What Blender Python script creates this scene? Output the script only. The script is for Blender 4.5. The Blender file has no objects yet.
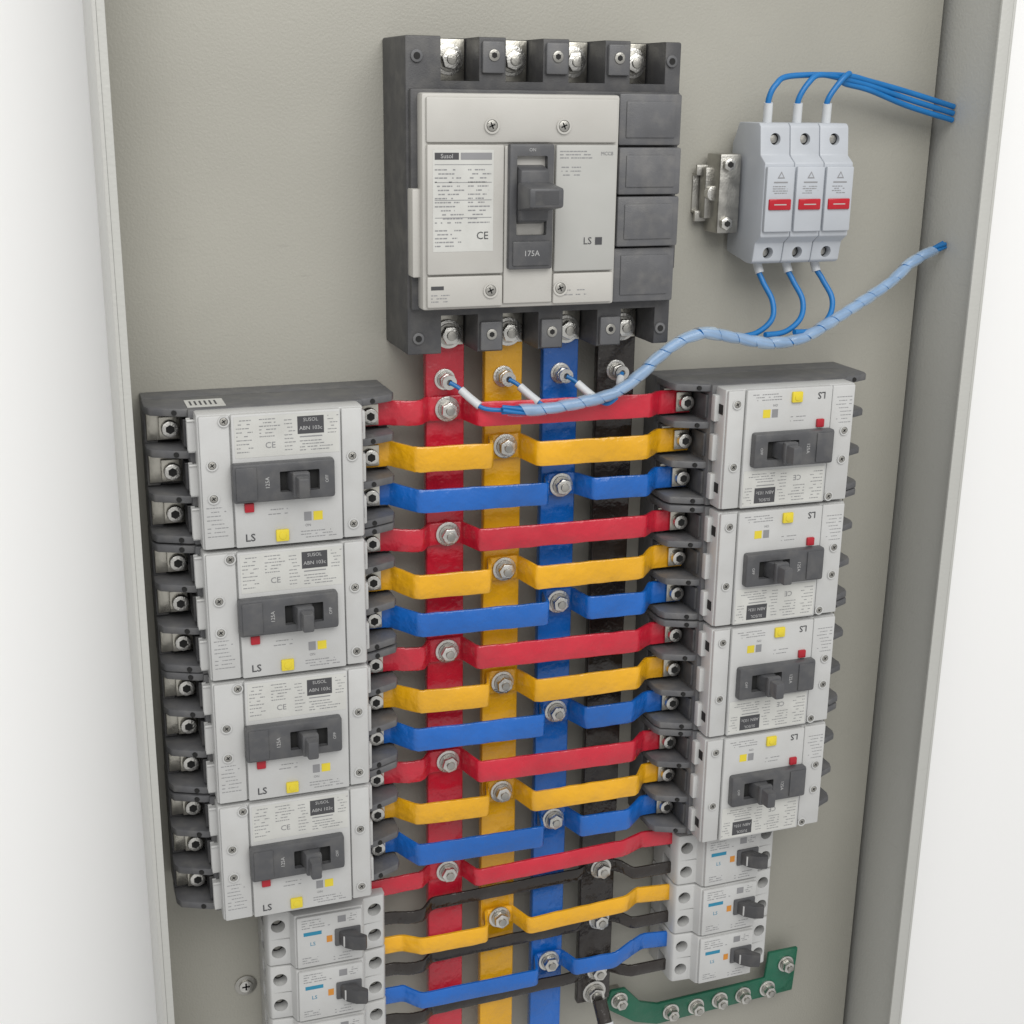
import bpy, bmesh, math, random, bisect
from mathutils import Vector, Matrix
random.seed(7)
S=0.001
scene=bpy.context.scene
COL=bpy.context.collection

# ------------------------------------------------------------------ materials
def mat(name,col,rough=0.5,metal=0.0,var=0.06,nscale=60,bump=0.0,bscale=400,coat=0.0,rvar=0.1,dust=0.0,spec=0.5,alpha=1.0,scratch=0.0,bdist=.001):
    m=bpy.data.materials.new(name);m.use_nodes=True
    nt=m.node_tree;b=nt.nodes['Principled BSDF']
    tc=nt.nodes.new('ShaderNodeTexCoord')
    oi=nt.nodes.new('ShaderNodeObjectInfo')
    add=nt.nodes.new('ShaderNodeVectorMath');add.operation='MULTIPLY_ADD'
    nt.links.new(oi.outputs['Random'],add.inputs[0]);add.inputs[1].default_value=(3,5,7)
    nt.links.new(tc.outputs['Object'],add.inputs[2])
    n=nt.nodes.new('ShaderNodeTexNoise');n.inputs['Scale'].default_value=nscale;n.inputs['Detail'].default_value=5
    nt.links.new(add.outputs[0],n.inputs['Vector'])
    mr=nt.nodes.new('ShaderNodeMapRange');mr.inputs[1].default_value=.3;mr.inputs[2].default_value=.7
    mr.inputs[3].default_value=1-var;mr.inputs[4].default_value=1+var
    nt.links.new(n.outputs['Fac'],mr.inputs[0])
    mx=nt.nodes.new('ShaderNodeMix');mx.data_type='RGBA';mx.blend_type='MULTIPLY';mx.inputs[0].default_value=1
    mx.inputs[6].default_value=(*col,1)
    nt.links.new(mr.outputs[0],mx.inputs[7])
    last=mx.outputs[2]
    def over(fac,c):
        nonlocal last
        md=nt.nodes.new('ShaderNodeMix');md.data_type='RGBA';nt.links.new(fac,md.inputs[0])
        nt.links.new(last,md.inputs[6]);md.inputs[7].default_value=(*c,1);last=md.outputs[2]
    if dust>0:
        n2=nt.nodes.new('ShaderNodeTexNoise');n2.inputs['Scale'].default_value=nscale*2.5;n2.inputs['Detail'].default_value=8
        nt.links.new(add.outputs[0],n2.inputs['Vector'])
        m2=nt.nodes.new('ShaderNodeMapRange');m2.inputs[1].default_value=.45;m2.inputs[2].default_value=.8;m2.inputs[4].default_value=dust
        nt.links.new(n2.outputs['Fac'],m2.inputs[0]);over(m2.outputs[0],(.36,.34,.3))
    if scratch>0:
        mp=nt.nodes.new('ShaderNodeMapping');mp.inputs['Scale'].default_value=(18,18,140);mp.inputs['Rotation'].default_value=(0,.5,0)
        nt.links.new(add.outputs[0],mp.inputs['Vector'])
        n4=nt.nodes.new('ShaderNodeTexNoise');n4.inputs['Scale'].default_value=2.2;n4.inputs['Detail'].default_value=6
        nt.links.new(mp.outputs[0],n4.inputs['Vector'])
        m4=nt.nodes.new('ShaderNodeMapRange');m4.inputs[1].default_value=.66;m4.inputs[2].default_value=.74;m4.inputs[4].default_value=scratch
        nt.links.new(n4.outputs['Fac'],m4.inputs[0]);over(m4.outputs[0],(.2,.19,.17))
    nt.links.new(last,b.inputs['Base Color'])
    r2=nt.nodes.new('ShaderNodeMapRange');r2.inputs[1].default_value=.3;r2.inputs[2].default_value=.7
    r2.inputs[3].default_value=max(.03,rough-rvar);r2.inputs[4].default_value=min(1,rough+rvar)
    nt.links.new(n.outputs['Fac'],r2.inputs[0]);nt.links.new(r2.outputs[0],b.inputs['Roughness'])
    b.inputs['Metallic'].default_value=metal
    b.inputs['Coat Weight'].default_value=coat
    b.inputs['Specular IOR Level'].default_value=spec
    b.inputs['Alpha'].default_value=alpha
    if bump>0:
        n3=nt.nodes.new('ShaderNodeTexNoise');n3.inputs['Scale'].default_value=bscale;n3.inputs['Detail'].default_value=3
        nt.links.new(add.outputs[0],n3.inputs['Vector'])
        bp=nt.nodes.new('ShaderNodeBump');bp.inputs['Strength'].default_value=bump;bp.inputs['Distance'].default_value=bdist
        nt.links.new(n3.outputs['Fac'],bp.inputs['Height']);nt.links.new(bp.outputs[0],b.inputs['Normal'])
    return m
M={}
M['plate']=mat('painted_steel',(.375,.365,.322),.5,0,.08,5,.2,700,dust=.08,scratch=.16)
M['cabinet']=mat('cabinet_paint',(.50,.50,.475),.45,0,.05,4,.25,500,dust=.05,scratch=.08)
M['wall']=mat('white_wall',(.93,.93,.93),.9,0,.01,2,0)
M['body']=mat('grey_moulding',(.112,.113,.120),.45,0,.14,50,.2,1500,dust=.2)
M['bodyd']=mat('dark_grey_moulding',(.060,.060,.064),.5,0,.14,40,.2,1500,dust=.16)
M['bezel']=mat('toggle_grey',(.080,.081,.087),.4,0,.10,50,.1,1500,dust=.14)
M['white']=mat('white_moulding',(.53,.532,.528),.4,0,.05,30,.1,1800,dust=.15)
M['cream']=mat('off_white_moulding',(.50,.488,.46),.4,0,.05,22,.1,1800,dust=.14)
M['lgrey']=mat('light_grey_print',(.44,.44,.42),.5,0,.04,30,dust=.06)
M['fuse']=mat('pale_grey_moulding',(.46,.485,.525),.42,0,.05,30,.1,1500,dust=.08)
M['print']=mat('black_print',(.06,.06,.065),.6)
M['gprint']=mat('grey_print',(.25,.25,.26),.6)
M['wprint']=mat('white_print',(.45,.45,.45),.6)
M['bprint']=mat('teal_print',(.02,.22,.36),.6)
M['hole_shade']=mat('painted_recess_shade',(.012,.012,.012),.8)  # near-black colour paints in the shade of holes, sockets and screw slots
M['steel']=mat('zinc_steel',(.66,.65,.62),.28,1,.2,120,.25,900)
M['dsteel']=mat('dull_steel',(.45,.44,.41),.4,1,.22,120,.2,900)
M['brass']=mat('plated_terminal',(.58,.56,.5),.32,1,.2,120,.1,600)
M['red']=mat('red_insulation',(.54,.012,.034),.27,0,.15,22,.7,130,coat=.4,dust=.05,bdist=.002)
M['yellow']=mat('yellow_insulation',(.76,.385,.006),.27,0,.13,22,.7,130,coat=.4,dust=.05,bdist=.002)
M['blue']=mat('blue_insulation',(.003,.113,.46),.27,0,.15,22,.7,130,coat=.4,dust=.03,bdist=.002)
M['black']=mat('black_insulation',(.020,.015,.013),.27,0,.15,25,.7,130,coat=.3,dust=.05,bdist=.002)
M['green']=mat('green_insulation',(.004,.11,.06),.34,0,.15,25,.5,150,coat=.2,dust=.06,bdist=.002)
M['ybtn']=mat('yellow_button',(.72,.58,.04),.4)
M['rbtn']=mat('red_button',(.40,.012,.025),.4)
M['rwin']=mat('red_window',(.45,.010,.022),.25)
M['orange']=mat('orange_mark',(.6,.24,.03),.5)
M['wire']=mat('blue_wire',(.010,.16,.44),.38,0,.08,60)
M['wrap']=mat('milky_wrap',(.50,.66,.84),.18,0,.12,90,alpha=.48,coat=.5)
M['ferrule']=mat('white_sleeve',(.70,.72,.74),.35,alpha=.9)
M['sticker']=mat('paper_sticker',(.57,.57,.545),.6,dust=.08)

# ------------------------------------------------------------------ builder
class B:
    def __init__(s): s.bm=bmesh.new();s.mats=[]
    def mi(s,k):
        if k not in s.mats:s.mats.append(k)
        return s.mats.index(k)
    def _merge(s,t,k,recalc=True):
        if recalc:bmesh.ops.recalc_face_normals(t,faces=t.faces[:])
        i=s.mi(k)
        for f in t.faces:f.material_index=i
        me=bpy.data.meshes.new('tmp');t.to_mesh(me);t.free();s.bm.from_mesh(me);bpy.data.meshes.remove(me)
        return s
    def box(s,x0,x1,d0,d1,z0,z1,k,bev=.6,seg=2):
        t=bmesh.new();r=bmesh.ops.create_cube(t,size=1)
        for v in t.verts:
            v.co=Vector(((x0+x1)/2+v.co.x*(x1-x0),-(d0+d1)/2+v.co.y*(d1-d0),(z0+z1)/2+v.co.z*(z1-z0)))
        if bev>0:
            bev=min(bev,.45*min(abs(x1-x0),abs(d1-d0),abs(z1-z0)))
            bmesh.ops.bevel(t,geom=t.edges[:],offset=bev,segments=seg,affect='EDGES',profile=.5)
        return s._merge(t,k)
    def poly(s,pts,a0,a1,k,plane='xd',bev=.5,seg=2):
        t=bmesh.new()
        def c(p,a):
            if plane=='xd':return Vector((p[0],-p[1],a))
            if plane=='xz':return Vector((p[0],-a,p[1]))
            return Vector((a,-p[0],p[1]))
        A=[t.verts.new(c(p,a0)) for p in pts];C=[t.verts.new(c(p,a1)) for p in pts]
        t.faces.new(A);t.faces.new(C[::-1])
        n=len(pts)
        for i in range(n):t.faces.new((A[i],C[i],C[(i+1)%n],A[(i+1)%n]))
        bmesh.ops.recalc_face_normals(t,faces=t.faces[:])
        if bev>0:
            ed=[e for e in t.edges if len(e.link_faces)==2 and e.calc_face_angle(0)>.5]
            bmesh.ops.bevel(t,geom=ed,offset=bev,segments=seg,affect='EDGES',profile=.5,clamp_overlap=True)
        return s._merge(t,k)
    def cyl(s,x,z,d0,d1,r,k,seg=24,bev=.3,rot=0,r2=None):
        t=bmesh.new();bmesh.ops.create_cone(t,cap_ends=True,segments=seg,radius1=r,radius2=r if r2 is None else r2,depth=abs(d1-d0))
        Mx=Matrix.Translation((x,-(d0+d1)/2,z))@Matrix.Rotation(math.pi/2,4,'X')@Matrix.Rotation(rot,4,'Z')
        bmesh.ops.transform(t,matrix=Mx,verts=t.verts[:])
        if bev>0:
            ed=[e for e in t.edges if len(e.link_faces)==2 and e.calc_face_angle(0)>.8]
            bmesh.ops.bevel(t,geom=ed,offset=bev,segments=2,affect='EDGES',profile=.5)
        return s._merge(t,k)
    def ring(s,x,z,d0,d1,ro,ri,k,seg=24):
        t=bmesh.new();V=[]
        for (r,d) in((ri,d0),(ro,d0),(ro,d1),(ri,d1)):
            V.append([t.verts.new((x+r*math.cos(2*math.pi*i/seg),-d,z+r*math.sin(2*math.pi*i/seg))) for i in range(seg)])
        for a in range(4):
            for i in range(seg):
                t.faces.new((V[a][i],V[a][(i+1)%seg],V[(a+1)%4][(i+1)%seg],V[(a+1)%4][i]))
        return s._merge(t,k)
    def rect(s,x0,x1,z0,z1,d,k):
        t=bmesh.new();vs=[t.verts.new((x,-d,z)) for x,z in((x0,z0),(x1,z0),(x1,z1),(x0,z1))];t.faces.new(vs)
        return s._merge(t,k,False)
    def text(s,body,x,z,d,size,k,rot=0,align='CENTER',ext=0.0,bold=0.0):
        cu=bpy.data.curves.new('t','FONT');cu.body=body;cu.size=size;cu.align_x=align;cu.align_y='CENTER';cu.resolution_u=2
        cu.offset=bold
        ob=bpy.data.objects.new('t',cu);COL.objects.link(ob)
        dg=bpy.context.evaluated_depsgraph_get();me=bpy.data.meshes.new_from_object(ob.evaluated_get(dg))
        t=bmesh.new();t.from_mesh(me);bpy.data.objects.remove(ob);bpy.data.curves.remove(cu);bpy.data.meshes.remove(me)
        bmesh.ops.transform(t,matrix=Matrix.Translation((x,-d,z))@Matrix.Rotation(math.pi/2,4,'X')@Matrix.Rotation(rot,4,'Z'),verts=t.verts[:])
        return s._merge(t,k,False)
    def greek(s,x0,x1,z0,z1,rows,d,k='gprint',h=.55,seed=0,fill=.8):
        rr=random.Random(seed)
        for i in range(rows):
            z=z1-(z1-z0)*(i+.5)/rows;x=x0
            end=x0+(x1-x0)*rr.uniform(.6,1)
            while x<end:
                w=rr.uniform(.5,2.2)
                if rr.random()<fill:s.rect(x,min(x+w,end),z-h/2,z+h/2,d,k)
                x+=w+.35
        return s
    def tube(s,pts,r,k,seg=12,sub=8,caps=True):
        P=spline(pts,sub);t=bmesh.new();rings=[]
        prev=None
        for i,p in enumerate(P):
            T=(P[min(i+1,len(P)-1)]-P[max(i-1,0)]).normalized()
            if prev is None:
                a=Vector((0,1,0)) if abs(T.y)<.8 else Vector((1,0,0));N=(a-T*a.dot(T)).normalized()
            else:N=(prev-T*prev.dot(T)).normalized()
            prev=N;Bn=T.cross(N)
            rings.append([t.verts.new(p+(N*math.cos(2*math.pi*j/seg)+Bn*math.sin(2*math.pi*j/seg))*r) for j in range(seg)])
        for a,b in zip(rings,rings[1:]):
            for j in range(seg):t.faces.new((a[j],a[(j+1)%seg],b[(j+1)%seg],b[j]))
        if caps:t.faces.new(rings[0]);t.faces.new(rings[-1])
        return s._merge(t,k)
    def cut(s,c):
        def tmp(b):
            me=bpy.data.meshes.new('c');b.bm.to_mesh(me);o=bpy.data.objects.new('c',me);COL.objects.link(o);return o
        a=tmp(s);o=tmp(c);md=a.modifiers.new('b','BOOLEAN');md.operation='DIFFERENCE';md.solver='EXACT';md.object=o
        dg=bpy.context.evaluated_depsgraph_get();me=bpy.data.meshes.new_from_object(a.evaluated_get(dg))
        s.bm.free();s.bm=bmesh.new();s.bm.from_mesh(me)
        for f in s.bm.faces:f.material_index=0
        bpy.data.objects.remove(a);bpy.data.objects.remove(o);return s
    def obj(s,name,parent=None,loc=(0,0,0),label=None,cat=None,group=None,kind=None,smooth=True):
        me=bpy.data.meshes.new(name)
        for v in s.bm.verts:v.co*=S
        s.bm.to_mesh(me);s.bm.free()
        for k in s.mats:me.materials.append(M[k])
        if smooth:
            for p in me.polygons:p.use_smooth=True
            me.set_sharp_from_angle(angle=math.radians(32))
        o=bpy.data.objects.new(name,me);COL.objects.link(o)
        o.location=Vector(loc)*S
        if parent:o.parent=parent
        tag(o,label,cat,group,kind);return o
def tag(o,label=None,cat=None,group=None,kind=None):
    if label:o['label']=label
    if cat:o['category']=cat
    if group:o['group']=group
    if kind:o['kind']=kind
def spline(pts,sub):
    P=[Vector((p[0],-p[1],p[2])) for p in pts];out=[]
    for i in range(len(P)-1):
        p0=P[max(i-1,0)];p1=P[i];p2=P[i+1];p3=P[min(i+2,len(P)-1)]
        for j in range(sub):
            t=j/sub
            out.append(.5*((2*p1)+(p2-p0)*t+(2*p0-5*p1+4*p2-p3)*t*t+(3*p1-p0-3*p2+p3)*t**3))
    out.append(P[-1]);return out
def empty(name,loc,label,cat,group=None):
    o=bpy.data.objects.new(name,None);o.empty_display_size=.01;COL.objects.link(o);o.location=Vector((loc[0],-loc[1],loc[2]))*S
    tag(o,label,cat,group);return o
def dup(o,loc=None,parent=None,rot=None):
    c=o.copy();COL.objects.link(c)
    if parent:c.parent=parent
    if loc is not None:c.location=Vector((loc[0],-loc[1],loc[2]))*S
    if rot is not None:c.rotation_euler=rot
    for ch in [q for q in bpy.data.objects if q.parent==o and q!=c]:dup(ch,parent=c)
    return c
def screw(b,x,z,d,r=3,k='dsteel',slot=True,ang=0):
    b.cyl(x,z,d-1,d+1.0,r,k,20,.35)
    if slot:
        for a in (ang,ang+math.pi/2):
            dx,dz=math.cos(a)*r*.6,math.sin(a)*r*.6;nx,nz=-math.sin(a)*r*.13,math.cos(a)*r*.13
            b.poly([(x-dx-nx,z-dz-nz),(x+dx-nx,z+dz-nz),(x+dx+nx,z+dz+nz),(x-dx+nx,z-dz+nz)],d+.8,d+1.08,'hole_shade','xz',0)
def hexbolt(parent,x,z,d,r=5.2,wr=7.2,name='bolt'):
    b=B();b.cyl(x,z,d-.2,d+1.4,wr,'steel',28,.3);b.cyl(x,z,d+1.4,d+2.6,wr*.78,'dsteel',24,.3)
    w=b.obj('washer')
    h=B();a=random.uniform(0,1)
    h.cyl(x,z,d+2.6,d+7,r,'steel',6,.6,rot=a);h.cyl(x,z,d+7,d+8.4,r*.5,'dsteel',16,.4)
    o=h.obj(name,parent);w.parent=o;return o

# ------------------------------------------------------------------ cabinet on a white wall
b=B();b.box(-1600,1900,-60,-50,-1700,1300,'wall',0)
b.obj('wall',kind='structure',label='plain white wall behind the cabinet')
cab=empty('electrical_cabinet',(0,0,0),'open light grey painted steel cabinet holding the switchgear','cabinet')
b=B();b.box(-101,411,-24,-22,-640,620,'cabinet',0);b.obj('back_panel',cab)
b=B();b.box(-103,-101,-24,60,-640,620,'cabinet',.4);b.box(-101,-97,58,60,-640,620,'cabinet',.4);b.obj('side_wall',cab)
b=B();b.box(411,413,-24,60,-640,620,'cabinet',.4);b.box(403,411,58,60,-640,620,'cabinet',.4)
b.obj('side_wall',cab)
b=B();b.box(-101,411,-22,60,-642,-640,'cabinet',.3);b.obj('cabinet_floor',cab)
b=B();b.box(-96,406,-2,0,-600,560,'plate',.4)
b.box(-96,-94,-18,-2,-600,560,'plate',.3);b.box(404,406,-18,-2,-600,560,'plate',.3)
b.obj('mounting_plate',label='painted light grey steel mounting plate of a switchboard',cat='mounting plate')

# ------------------------------------------------------------------ main breaker
X0,X1,Z0,Z1=50,206,27,192
poles=[79.5+35.5*i for i in range(4)]
mb=empty('main_circuit_breaker',(0,0,0),'large four pole grey and white circuit breaker above the busbars','circuit breaker')
b=B();b.box(X0,X1,0,48,Z0,Z1,'bodyd',1.2)
c=B()
for p in poles:
    for (a,e) in ((170,200),(10,48)):
        c.box(p-10.5,p+10.5,20,60,a,e,'bodyd',0)
b.cut(c)
edges=[X0]+[ (poles[i]+poles[i+1])/2 for i in range(3)]+[X1]
b.box(X0+1.5,X1-1.5,48,52,52,166,'bodyd',1)
for i,e in enumerate(edges):
    for zz in(182,36):
        xx=min(max(e,X0+6),X1-6)
        if 0<i<4:
            b.box(xx-6.2,xx+6.2,47,50.5,zz-8,zz+8,'body',1.0)
            b.cyl(xx,zz+1,50,51.2,3.0,'dsteel',20,.3);b.cyl(xx,zz+1,51,51.4,1.6,'hole_shade',6,0)
        else:
            b.cyl(xx,zz,47,49.2,3.2,'body',20,.3);b.cyl(xx,zz,49,49.4,1.8,'hole_shade',16,0)
b.obj('body',mb)
b=B()
for (a,e,d) in ((138,165,58),(112,137,60),(84,111,60),(53,83,57)):
    b.box(166,203,50,d,a,e,'body',1.2)
    b.box(170,199,d-.5,d+.8,a+4,e-4,'body',.6)
b.box(203,206.8,14,50,118,134,'bodyd',.8);b.box(203,206.8,14,50,70,86,'bodyd',.8)
b.obj('neutral_pole_cover',mb)
b=B()
b.box(55,165,51,61,53,164,'cream',1.6)
b.box(57,163,60,63.2,139.5,162,'cream',1.0)
b.box(57,99,60,64,72,138.5,'cream',1.0)
b.box(128,163,60,64,72,138.5,'lgrey',1.0)
b.box(99.5,127.5,60,63,55.5,138,'cream',.8)
b.box(57,99,60,63.4,54.5,71,'cream',1.0);b.box(128,163,60,63.4,54.5,71,'cream',1.0)
b.box(50.8,56,44,57,70,116,'cream',1)
D=64.12
b.rect(60,93,84,136,D,'sticker')
b.rect(61,74,131,134.5,D+.1,'print');b.rect(75,92,131,134.5,D+.1,'gprint')
b.text('Susol',67.5,132.7,D+.2,3.2,'wprint')
for i in range(4):b.rect(61,92,128.4-i*9,128.7-i*9,D+.1,'gprint')
b.greek(61,77,98,127,14,D+.1,'gprint',.6,3);b.greek(79,92,98,127,14,D+.1,'gprint',.6,4)
b.greek(61,78,86,96,5,D+.1,'gprint',.6,5)
b.text('CE',87,92,D+.15,5.6,'print')
b.greek(130,150,131,136,3,D,'gprint',.5,6);b.greek(131,147,122,128,3,D,'gprint',.5,8)
b.text('LS',147,88,D+.1,5.4,'print');b.rect(151.5,155.5,86,90,D+.1,'print')
b.text('MCCB',157,134,D+.1,2.6,'gprint')
b.greek(59,72,57,62,3,63.5,'gprint',.5,9);b.rect(59,66,64,66,63.5,'print')
b.greek(131,150,58,63,2,63.5,'gprint',.5,10)
for (x,z) in((92,148),(132,148),(92,63),(132,63)):
    b.ring(x,z,62.8,64.2,4.1,3.1,'cream');screw(b,x,z,63.2,2.9,'dsteel',True,.4)
b.obj('cover',mb)
bz=B();bz.box(101,126,62,67,74,139,'bezel',1.2);c=B();c.box(105,122,60,70,92,133,'bezel',.8);bz.cut(c)
bz.box(105,122,60.5,62.2,92,133,'hole_shade',0)
bz.box(103,124,66.5,68,76,89,'bezel',.8)
bz.text('175A',113.5,82.5,68.15,4.2,'wprint')
bz.text('ON',113.5,136,67.1,2.4,'wprint')
bz=bz.obj('toggle_surround',mb)
h=B();h.poly([(60,97),(60,129),(72,126),(72,100)],105.5,121.5,'bezel','dz',1.2)
h.poly([(70,105),(70,120),(90,118),(90,108)],104,123,'bezel','dz',1.5);h.rect(107,120,109.5,116.5,90.05,'bodyd')
h.obj('toggle_handle',bz)
for zz,nm in((181,'u'),(34,'l')):
    for p in poles:
        b=B();b.box(p-9.8,p+9.8,20,24,zz-11 if nm=='u' else zz-6.8,zz+10.5 if nm=='u' else zz+13,'brass',.5)
        t=b.obj('terminal',mb)
        hexbolt(t,p,zz,26,5.6,8.2,'terminal_bolt')

# ------------------------------------------------------------------ feeder breaker (built once)
def feeder():
    r=empty('circuit_breaker',(0,0,0),'','circuit breaker')
    H=37.2
    b=B();b.box(-67,67,0,20,-H,H,'body',.8)
    b.box(-46.5,46.5,18,50,-H,H,'body',1.0)
    for sg in(-1,1):
        x=lambda v:sg*v
        for zz in(-34.9,-12.3,12.3,34.9):
            w=2.2
            b.poly([(x(44),16),(x(67.5),16),(x(67.5),35),(x(65.5),40),(x(57),44),(x(49),47.5),(x(44),48)],zz-w,zz+w,'body','xd',.9)
    for sg in(-1,1):
        for zz in(-23.6,0,23.6):
            b.box(sg*46,sg*48.2,30,46,zz-7,zz+7,'bodyd',.5)
            b.box(sg*61,sg*66.4,16,24.5,zz-9,zz+9,'bodyd',.6)
        for zz in (-34.9,-12.3,12.3,34.9):
            b.cyl(sg*53,zz,40,46.6,1.4,'hole_shade',12,0)
    b.obj('body',r)
    b=B()
    b.box(-43.8,43.8,49,62,-36.6,36.6,'white',1.3)
    b.box(-26.5,31,61,65,-36.2,36.2,'white',.9)
    b.box(-42.8,-27.2,61,64,-36.0,36.0,'white',.9)
    b.box(31.7,42.8,61,64,-36.0,36.0,'white',.9)
    for zz in(-24,0,24):
        for sg in(-1,1):b.box(sg*43,sg*46.8,50,55,zz-8,zz+8,'white',.8)
    d=65.1
    b.rect(-25,30,13,35,d,'sticker')
    b.rect(8,22,24,33.5,d+.1,'print');b.text('SUSOL',15,31.5,d+.2,2.7,'wprint');b.text('ABN 103c',15,27,d+.2,2.9,'wprint')
    b.rect(9,21,22.2,22.8,d+.1,'gprint')
    b.text('CE',-6.5,19,d+.15,4.6,'gprint')
    b.greek(-24,-14,15,34,9,d+.1,'gprint',.45,11);b.greek(-12,-1,23,34,6,d+.1,'gprint',.45,12)
    b.greek(1,7,15,33,9,d+.1,'gprint',.4,13);b.greek(9,29,14.5,21,4,d+.1,'gprint',.45,14);b.greek(24,30,23,34,6,d+.1,'gprint',.4,15)
    b.text('LS',-19,-31,d+.1,5.8,'print',bold=.06)
    b.greek(8,30,-34,-29,3,d,'gprint',.45,16);b.greek(-10,4,-20,-15,2,d,'gprint',.45,17)
    b.greek(-41,-29,-30,-12,8,64.1,'gprint',.4,18);b.rect(10,14,-24,-19,d,'gprint');b.rect(15,20,-24,-19,d,'ybtn');b.text('ON',12,-26.5,d+.1,2,'gprint')
    for(x_,z_) in((-37,10),(-37,-8),(37,10),(37,-28),(-30,33)):
        b.ring(x_,z_,63.8,64.9,3.0,2.2,'white');screw(b,x_,z_,63.9,2.0,'dsteel',True,.6)
    for z_ in(-24,24):b.box(42.0,44.1,52,60,z_-3,z_+3,'hole_shade',.2)
    b.obj('cover',r)
    b=B();b.box(-5.5,1.5,64.5,66.6,-34,-27.5,'ybtn',.6);b.cyl(-2,-30.7,66.4,67,2,'ybtn',16,.2)
    b.obj('test_button',r)
    b=B();b.box(-21.5,-16.5,64.5,66.6,-16.5,-11.5,'rbtn',.5);b.obj('trip_button',r)
    b=B();b.box(-27.5,26.5,63,70,-10.6,10.6,'bezel',1.6);c=B();c.box(-3,18,66.5,74,-5.6,5.6,'bezel',.5);b.cut(c)
    b.box(-2.9,17.9,66.2,66.9,-5.5,5.5,'hole_shade',0)
    b.box(-26,-15,69.6,70.8,-9,9,'bezel',.8)
    b.text('OFF',22,0,70.1,2.4,'wprint',rot=math.pi/2);b.text('125A',-9.5,0,70.1,3.0,'wprint',rot=math.pi/2)
    z=b.obj('toggle_surround',r)
    b=B();b.poly([(1,66),(13,66),(10.5,76),(9.8,86),(4,86),(3.2,76)],-5.2,5.2,'bezel','xd',1)
    b.box(2.2,11.5,75,79,-6.6,6.6,'bezel',1.2)
    b.obj('toggle_handle',z)
    for sg in(-1,1):
        for zz in(-23.6,0,23.6):
            b=B();b.box(sg*47 if sg>0 else -66,66 if sg>0 else -47,19.5,25.5,zz-7.8,zz+7.8,'brass',.5)
            b.box(sg*50.2 if sg>0 else -60,60 if sg>0 else -50.2,29.0,30.6,zz-6,zz+6,'brass',.4)
            b.cyl(sg*54.5,zz,30.4,35,4.6,'steel',22,.9);b.cyl(sg*54.5,zz,34.9,35.2,2.5,'hole_shade',6,0)
            b.cyl(sg*54.5,zz,25,30,2.5,'dsteel',12,0)
            b.obj('terminal',r)
    return r
fb=feeder()
G='moulded case feeder breakers beside the busbars'
feeders=[]
Ltxt=['grey and white breaker topping a stack, sticker on its top','grey and white breaker with dark toggle, second of a stack','grey and white breaker with dark toggle, third of stack','grey and white breaker above the small white breakers']
for i in range(4):
    z=4.97-37.5-75*i
    o=fb if i==0 else dup(fb)
    o.location=Vector((-22+random.uniform(-.5,.5),0,z))*S;o.rotation_euler=(0,math.radians(random.uniform(-.3,.3)),0)
    o['label']=Ltxt[i];o['group']=G;feeders.append(o)
Rtxt=['upside down grey and white breaker below the blue wires','upside down grey and white breaker, second of a stack','upside down grey and white breaker, third of a stack','upside down grey and white breaker above small white breakers']
for i in range(4):
    z=.9-37.5-75*i
    o=dup(fb,(281.5+random.uniform(-.6,.6),0,z),rot=(0,math.pi+math.radians(random.uniform(-.3,.3)),0))
    o['label']=Rtxt[i];o['group']=G
b=B();b.box(-46,-26,28,46,37.25,37.5,'sticker',0)
for i in range(6):b.box(-44+i*2.6,-43+i*2.6,32,42,37.5,37.6,'print',0)
b.obj('sticker',feeders[0],label='white barcode sticker on the breaker top')

# ------------------------------------------------------------------ busbars
bars=[('red','red',79.5,23,-470),('yellow','yellow',115,23,-475),('blue','blue',150.5,22,-470),('black','black',186,24,-436)]
for nm,k,x,w,zb in bars:
    b=B();b.box(x-w/2,x+w/2,14,20,zb,44,k,.9,3)
    o=b.obj('busbar',label=nm+' sleeved vertical busbar hanging below the large breaker',cat='busbar',group='vertical phase busbars')
    hexbolt(o,x-.5,7,20,4.6,6.2,'stud')
    if nm=='black':hexbolt(o,x,-428,20,6,8.5,'stud')

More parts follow.
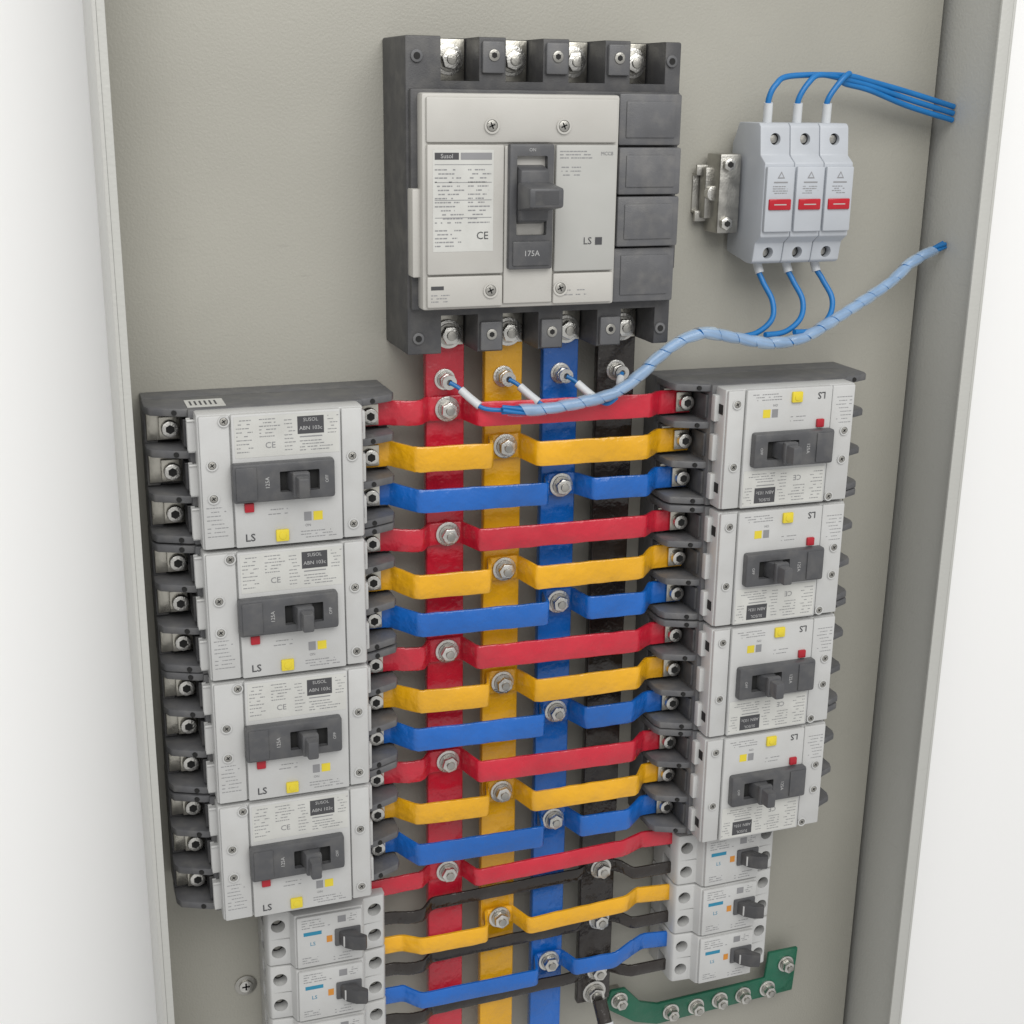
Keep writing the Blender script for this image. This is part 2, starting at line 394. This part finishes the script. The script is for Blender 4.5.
# ------------------------------------------------------------------ straps
def strap(k,profile,h,label,bolt=None,th=2.4,nm='connecting_strap'):
    P=[Vector(p) for p in profile]
    Q=[P[0]]
    for i in range(1,len(P)-1):
        a,p,c=P[i-1],P[i],P[i+1];r=2.6
        u=(a-p);v=(c-p);ru=min(r,u.length*.45);rv=min(r,v.length*.45)
        A=p+u.normalized()*ru;C=p+v.normalized()*rv
        if (Q[-1]-A).length>9:
            n=int((A-Q[-1]).length/7);q0=Q[-1].copy()
            for j in range(1,n):
                w=q0.lerp(A,j/n);w.y+=random.uniform(-.22,.22);Q.append(w)
        for t in(0,.25,.5,.75,1):Q.append(A*(1-t)**2+p*2*t*(1-t)+C*t*t)
    Q.append(P[-1])
    t=bmesh.new();rings=[];e=.8
    cs=[(-th/2,-h/2+e),(-th/2+e*.6,-h/2),(th/2-e*.6,-h/2),(th/2,-h/2+e),(th/2,h/2-e),(th/2-e*.6,h/2),(-th/2+e*.6,h/2),(-th/2,h/2-e)]
    for i,q in enumerate(Q):
        T=Q[min(i+1,len(Q)-1)]-Q[max(i-1,0)];T.z=0;T.normalize();N=Vector((-T.y,T.x,0))
        if N.y<0:N=-N
        jt=random.uniform(-.2,.2);jb=random.uniform(-.2,.2)
        rings.append([t.verts.new((q.x+N.x*a,-(q.y+N.y*a),q.z+c+(jt if c>0 else jb))) for a,c in cs])
    for a,c in zip(rings,rings[1:]):
        for j in range(8):t.faces.new((a[j],a[(j+1)%8],c[(j+1)%8],c[j]))
    t.faces.new(rings[0]);t.faces.new(rings[-1])
    b=B();b._merge(t,k);o=b.obj(nm,label=label,cat='connecting strap',group='insulated straps joining busbars to breakers')
    if bolt:hexbolt(o,bolt[0],bolt[1],bolt[2],5.2,7.4)
    return o
ph=[('red',79.5,-9.5),('yellow',115,-35),('blue',150.5,-60.5)]
lz=[-8.9,-32.5,-56.1];rz=[-13,-36.6,-60.2]
for n in range(4):
    for j,(k,xb,zb) in enumerate(ph):
        r=lambda a=1:random.uniform(-a,a)
        zl=lz[j]-75*n;zr=rz[j]-75*n;z=zb-75*n+r(.8);D1=41+r(2);D2=41+r(2.5)
        fr=22.2;te=27.3
        pr=[(27,te,zl),(44+r(),te,zl)]
        if k=='red':pr+=[(53,31,zl*.5+z*.5),(62,31+r(),z),(68,fr,z)]
        else:pr+=[(58+r(3),D1,zl*.4+z*.6+r(.8)),(xb-14+r(),D1,z),(xb-9,fr,z)]
        pr+=[(xb+9.5,fr,z),(xb+15+r(),D2,z-.3+r(.6)),(199+r(2.5),D2,zr*.5+z*.5+r(1)),(211+r(),te,zr),(232,te,zr)]
        strap(k,pr,14.0+r(.6),k+' insulated strap bolted to the '+k+' busbar between two breakers',(xb+r(.6),z+r(.5),23.6))
rows=[('red',79.5,-311,-316,-316),('black',186,-329,-334,-334),('yellow',115,-352,-353.5,-354),('black',186,-368,-371.5,-372),('blue',150.5,-393,-391,-392),('black',186,-408,-409.5,-410)]
for k,xb,z,zl,zr in rows:
    r=lambda a=1:random.uniform(-a,a)
    h=11.5 if k!='black' else 8.5
    if k=='black':
        pr=[(22,30,zl),(42,30,zl),(52,35,zl+1),(60,35,zl+1),(68,27,z-2),(xb-16,27,z),(xb-9,22.2,z),(xb+9,22.2,z),(xb+14,27,z),(xb+22,30,zr),(245,30,zr)]
    elif k=='red':
        pr=[(20,30,z-1),(40,30,z),(60,31,z+1),(68,22.2,z),(89,22.2,z),(95,38,z),(196,38,z+3),(212,30,zr+7),(245,30,zr+5)]
    elif k=='blue':
        pr=[(22,30,zl),(48,30,zl),(58,39,z),(xb-14,39,z),(xb-9,22.2,z),(xb+9,22.2,z),(xb+14,38,z+1),(192,40,z+2),(204,37,z+6),(216,30,zr+4),(245,30,zr+1)]
    else:
        pr=[(22,30,zl),(48,30,zl),(58,40,z),(xb-14,40,z),(xb-9,22.2,z),(xb+9,22.2,z),(xb+15,40,z),(198,40,z+3),(210,30,zr+3),(245,30,zr)]
    strap(k,pr,h,k+' insulated strap joining a busbar to the small white breakers',(xb,z,23.6))

# ------------------------------------------------------------------ small breakers
def small():
    r=empty('small_circuit_breaker',(0,0,0),'','circuit breaker')
    H=18.4
    b=B()
    b.poly([(-37,3),(37,3),(37,36),(35.5,39),(23,40),(21,46),(-21,46),(-23,40),(-35.5,39),(-37,36)],-H,H,'white','xd',.9)
    c=B()
    for x in(-29.8,29.8):
        for z in(-9,9):c.cyl(x,z,30,46,4.3,'white',24,0)
    for x in(-38,38):
        for z in(-9,9):c.box(x-6,x+6,18,29,z-5,z+5,'white',0)
    c.box(-60,60,39,40.4,-.35,.35,'white',0)
    b.cut(c)
    for x in(-29.8,29.8):
        for z in(-9,9):
            b.cyl(x,z,29.9,31.5,4.2,'hole_shade',20,0);b.cyl(x,z,31,32.3,3.0,'dsteel',16,.3)
            b.box(x-2,x+2,32.2,32.5,z-.35,z+.35,'hole_shade',0)
    b.box(-20,20,45.5,48.2,-17.4,17.4,'white',.8)
    d=48.3
    b.greek(-17,2,9,16,4,d,'gprint',.5,31);b.greek(-17,-2,-15,-10,3,d,'gprint',.5,32)
    b.rect(-16,-5,4.5,7,d,'bprint');b.text('LS',-10.5,-1.5,d,3.6,'bprint');b.rect(5,10,10.5,15,d,'gprint')
    b.greek(11,18,10,16,4,d,'gprint',.45,33);b.rect(-2,1.5,-2,2.5,d,'orange')
    b.greek(2,18,-16,-10,3,d,'gprint',.45,34)
    b.obj('body',r)
    b=B();b.box(3,19,47.8,49.6,-5.4,6.4,'bezel',.8);z=b.obj('toggle_surround',r)
    b=B();b.poly([(5,49),(14,49),(18,55),(21,58),(19.5,61),(13,59),(8,55)],-4.2,5.2,'bodyd','xd',.9)
    b.box(7,10,54,54.8,-3.0,4.0,'wprint',.1);b.obj('toggle_handle',z)
    return r
sb=small();first=True
for x,nmz in((-2,3),(271.5,3)):
    for i in range(nmz):
        z=-306-18.5-38*i-(4 if x<0 else 0)
        if first:o=sb;o.location=Vector((x,0,z))*S;first=False
        else:o=dup(sb,(x,0,z))
        o.rotation_euler=(0,math.radians(random.uniform(-.9,.9)),0)
        o['label']='small white breaker with dark toggle '+('fed by black and coloured straps' if x<0 else 'above the green earth bar')
        o['group']='small white breakers under the large ones'

# ------------------------------------------------------------------ fuse holder
fz=empty('fuse_holder',(0,0,0),'pale grey three pole fuse holder with red windows, blue wires','fuse holder')
b=B();b.box(240,345,4,6,92,98,'dsteel',.3);b.box(240,345,4,6,119,125,'dsteel',.3);b.box(240,345,0,1.4,97,120,'dsteel',.3)
b.box(240,345,1,5.5,97,98.2,'dsteel',.2);b.box(240,345,1,5.5,118.8,120,'dsteel',.2)
b.obj('mounting_rail',fz)
b=B();b.box(247,261,4,22,86,132,'dsteel',1.2);b.box(243,250,4,12,94,124,'dsteel',1)
for z in(92,126):b.cyl(252,z,21,25,4,'steel',6,.5);b.cyl(252,z,25,26,1.8,'hole_shade',6,0)
b.cyl(247,109,11,16,4.5,'steel',24,.5);b.obj('end_clamp',fz)
for i in range(3):
    a=263+19.6*i;e=a+19.3;m=(a+e)/2
    b=B()
    b.poly([(5,74),(30,69.5),(36,69.5),(38,71),(40,82),(46,86),(46,128),(40,132),(38,148),(36,150),(12,150),(8,142),(5,138)],a,e,'fuse','dz',.8)
    c=B();c.cyl(m,141,34,50,3.4,'fuse',20,0);c.cyl(m,76,30,50,3.4,'fuse',20,0);c.box(m-.3,m+9,45.4,48,95.6,96,'fuse',0)
    b.cut(c)
    b.cyl(m,141,33.9,36,3.3,'hole_shade',18,0);b.cyl(m,76,29.9,34,3.3,'hole_shade',18,0)
    b.cyl(m,141,35,36.6,2.4,'dsteel',14,.2);b.cyl(m,76,33,34.6,2.4,'dsteel',14,.2)
    b.box(a+.6,e-.6,45.5,48.5,89,126,'fuse',.9)
    b.poly([(m-2.4,119.4),(m+2.4,119.4),(m,123.4)],48.55,48.62,'gprint','xz',0)
    b.poly([(m-1.4,120),(m+1.4,120),(m,122.3)],48.63,48.7,'fuse','xz',0)
    b.rect(m-4.5,m+4.5,116.8,117.6,48.6,'gprint')
    b.greek(m-5,m+6,110.5,115.5,4,48.6,'gprint',.5,41+i)
    b.obj('fuse_carrier',fz)
    b=B();b.box(m-7.2,m+7.2,47.5,49.6,101.6,107.8,'rwin',.6);b.rect(m-4,m+4,104.4,105.0,49.65,'lgrey');b.obj('indicator_window',fz)

def wire(pts,label,r=1.7,k='wire',sleeve=None,group='blue control wires at the fuse holder'):
    b=B();b.tube(pts,r,k,12,10);o=b.obj('control_wire',label=label,cat='wire',group=group)
    if sleeve:
        for s in sleeve:
            q=B();q.tube(s,r+1.0,'ferrule',12,4);q.obj('wire_sleeve',o)
    return o
for i in range(3):
    m=272.6+19.6*i
    wire([(m,28,138),(m,28,153),(m-1,30,163),(m+3+i*2,30,171+i*1.5),(m+14,27,176+i*1),(324,24,177-i*2),(345,20,174-i*2.5),(376,16,168-i*4),(410,15,160-i*4)],
      'blue wire arching out of the top of the fuse holder',1.7,sleeve=[[(m,28,149),(m-.5,29,155),(m-1,30,161)]])
    k=i*2.0
    wire([(m,26,84),(m+.5,26,68),(m+3+k*.5,30,58),(m+7+i,36,47),(m+4,42,37),(m-8,46,30),(m-24,50,28.5+i*.8)],
      'blue wire dropping from the fuse holder into the wrapped bundle',1.7,sleeve=[[(m,26,74),(m+.5,26,69),(m+1.6,28,63)]])

# wrapped bundle
path=[(104,50,-6),(124,51,-7),(145,51,-5.2),(170,50,-1),(186,50,8),(199,50,19),(213,50,28),(228,50,32),(246,50,29),(270,50,24.5),(292,50,26),(312,46,33),(336,38,42),(366,28,54),(386,22,66),(410,20,76)]
hb=empty('wire_bundle',(0,0,0),'blue wires in milky clear wrap crossing the busbars','wire bundle')
C=spline(path,14)
def frames(C):
    out=[];prev=None
    for i,p in enumerate(C):
        T=(C[min(i+1,len(C)-1)]-C[max(i-1,0)]).normalized()
        a=Vector((0,1,0)) if prev is None else prev
        N=(a-T*a.dot(T)).normalized();prev=N;out.append((p,T,N,T.cross(N)))
    return out
F=frames(C)
L=[0]
for i in range(1,len(C)):L.append(L[-1]+(C[i]-C[i-1]).length)
for w in range(4):
    pts=[]
    for i in range(0,len(F),3):
        p,T,N,Bn=F[i];a=L[i]/75*2*math.pi+w*math.pi/2
        q=p+(N*math.cos(a)+Bn*math.sin(a))*1.55;pts.append((q.x,-q.y,q.z))
    b=B();b.tube(pts,1.2,'wire',10,3);b.obj('wire',hb)
t=bmesh.new();prev=None;tot=L[-1];pitch=12;n=int(tot/pitch*22)
def at(s):
    i=min(max(bisect.bisect(L,s)-1,0),len(L)-2);f=(s-L[i])/(L[i+1]-L[i]);f=max(0,min(1,f))
    p=F[i][0].lerp(F[i+1][0],f);return p,F[i][1].lerp(F[i+1][1],f).normalized(),F[i][2].lerp(F[i+1][2],f).normalized(),F[i][3].lerp(F[i+1][3],f).normalized()
for j in range(n+1):
    s=tot*j/n
    if s<8 or s>tot-8:continue
    p,T,N,Bn=at(s);a=s/pitch*2*math.pi
    R=(N*math.cos(a)+Bn*math.sin(a));row=[]
    for off,rr in((-5.8,3.3),(-3,3.6),(0,3.7),(3,3.6),(5.8,3.3)):
        row.append(t.verts.new(p+T*off+R*(rr+.15*math.sin(s*.9))))
    if prev:
        for q in range(4):t.faces.new((prev[q],prev[q+1],row[q+1],row[q]))
    prev=row
b=B();b._merge(t,'wrap',False);b.obj('spiral_wrap',hb)
for i,x in enumerate((79,114.5,150,185.5)):
    ex=[112,130,163,188][i];ez=[-5,-6.5,-3,8][i]
    if i<3:pts=[(x,30.5,7),(x+5,32,4),(x+10,37,-1),(x+16,43,-6),((x+ex)/2+10,47,-7) if i==0 else (x+20,47,-7),(max(ex,x+24),50,ez if i else -6)]
    else:pts=[(x,30.5,7),(x-3,34,4),(x-5,40,2),(x-4,46,3),(x,50,7)]
    b=B();b.tube(pts,1.3,'wire',10,8);o=b.obj('control_wire',label='thin sensing wire lugged to the busbar top, joining the bundle',cat='wire',group='sensing wires from the busbar studs')
    q=B()
    q.tube([(x+6,33,3),(x+10,37,-1),(x+14.5,41.5,-5)] if i<3 else [(x-2,33,4.6),(x-4.6,38,2.3),(x-4.6,43,2)],2.4,'ferrule',12,5);q.obj('wire_sleeve',o)
    q=B();q.ring(x,7,29.6,31,4.2,1.8,'steel');q.obj('ring_lug',o)

# ------------------------------------------------------------------ earth bar
b=B()
b.poly([(200,-447),(203,-438),(214,-438),(226,-452),(240,-457),(326,-455),(328,-434),(352,-434),(350,-470),(240,-474),(222,-468),(200,-452)],9,12,'green','xz',.8)
b.box(205,213,0,9,-450,-442,'dsteel',.5);b.box(338,346,0,9,-450,-442,'dsteel',.5)
eb=b.obj('earth_bar',label='green insulated earth bar with a row of bolts',cat='earth bar')
for (x,z) in((209,-446),(250,-465),(270,-465),(289,-464),(308,-464),(328,-463),(342,-445)):
    hexbolt(eb,x,z,12,4.6,6.4)

b=B();b.cyl(-48,-384,0,1,7,'dsteel',24,.2);screw(b,-48,-384,1.6,4.2,'steel');b.obj('plate_screw',label='round zinc screw in the grey mounting plate',cat='screw')
b=B();b.tube([(186,30,-428),(187,36,-438),(188,44,-452),(192,46,-480),(196,40,-520),(198,20,-556)],5,'black',16,10)
o=b.obj('neutral_cable',label='thick black cable with white sleeve hanging off busbar',cat='cable')
q=B();q.tube([(187.2,38,-441),(188,44,-452),(189.5,45.5,-462)],5.8,'ferrule',16,6);q.obj('cable_sleeve',o)

# ------------------------------------------------------------------ camera
cx,cy,cz,yaw,pit,rol,f=-139.799,-762.851,163.717,0.338,0.296,0.014,1369.744
fw=Vector((math.sin(yaw)*math.cos(pit),math.cos(yaw)*math.cos(pit),-math.sin(pit)))
r_=Vector((math.cos(yaw),-math.sin(yaw),0));u_=r_.cross(fw)
r2=r_*math.cos(rol)+u_*math.sin(rol);u2=-r_*math.sin(rol)+u_*math.cos(rol)
cd=bpy.data.cameras.new('camera');cd.sensor_width=36;cd.lens=36*f/1024;cd.clip_start=.02;cd.clip_end=50
co=bpy.data.objects.new('camera',cd);COL.objects.link(co)
mw=Matrix(((r2.x,u2.x,-fw.x,cx*S),(r2.y,u2.y,-fw.y,cy*S),(r2.z,u2.z,-fw.z,cz*S),(0,0,0,1)))
co.matrix_world=mw;scene.camera=co

# ------------------------------------------------------------------ light
w=bpy.data.worlds.new('World');scene.world=w;w.use_nodes=True
bg=w.node_tree.nodes['Background'];bg.inputs[0].default_value=(1,.995,.98,1);bg.inputs[1].default_value=.60
def area(name,loc,target,size,power,col):
    l=bpy.data.lights.new(name,'AREA');l.shape='RECTANGLE';l.size=size[0];l.size_y=size[1];l.energy=power;l.color=col
    o=bpy.data.objects.new(name,l);COL.objects.link(o);o.location=loc
    o.rotation_euler=(Vector(target)-Vector(loc)).to_track_quat('-Z','Y').to_euler();return o
area('ceiling_light',(.05,-1.45,1.35),(.15,0,.02),(2.2,1.3),33,(1,.99,.96))
scene.view_settings.view_transform='Standard';scene.view_settings.look='None';scene.view_settings.exposure=0
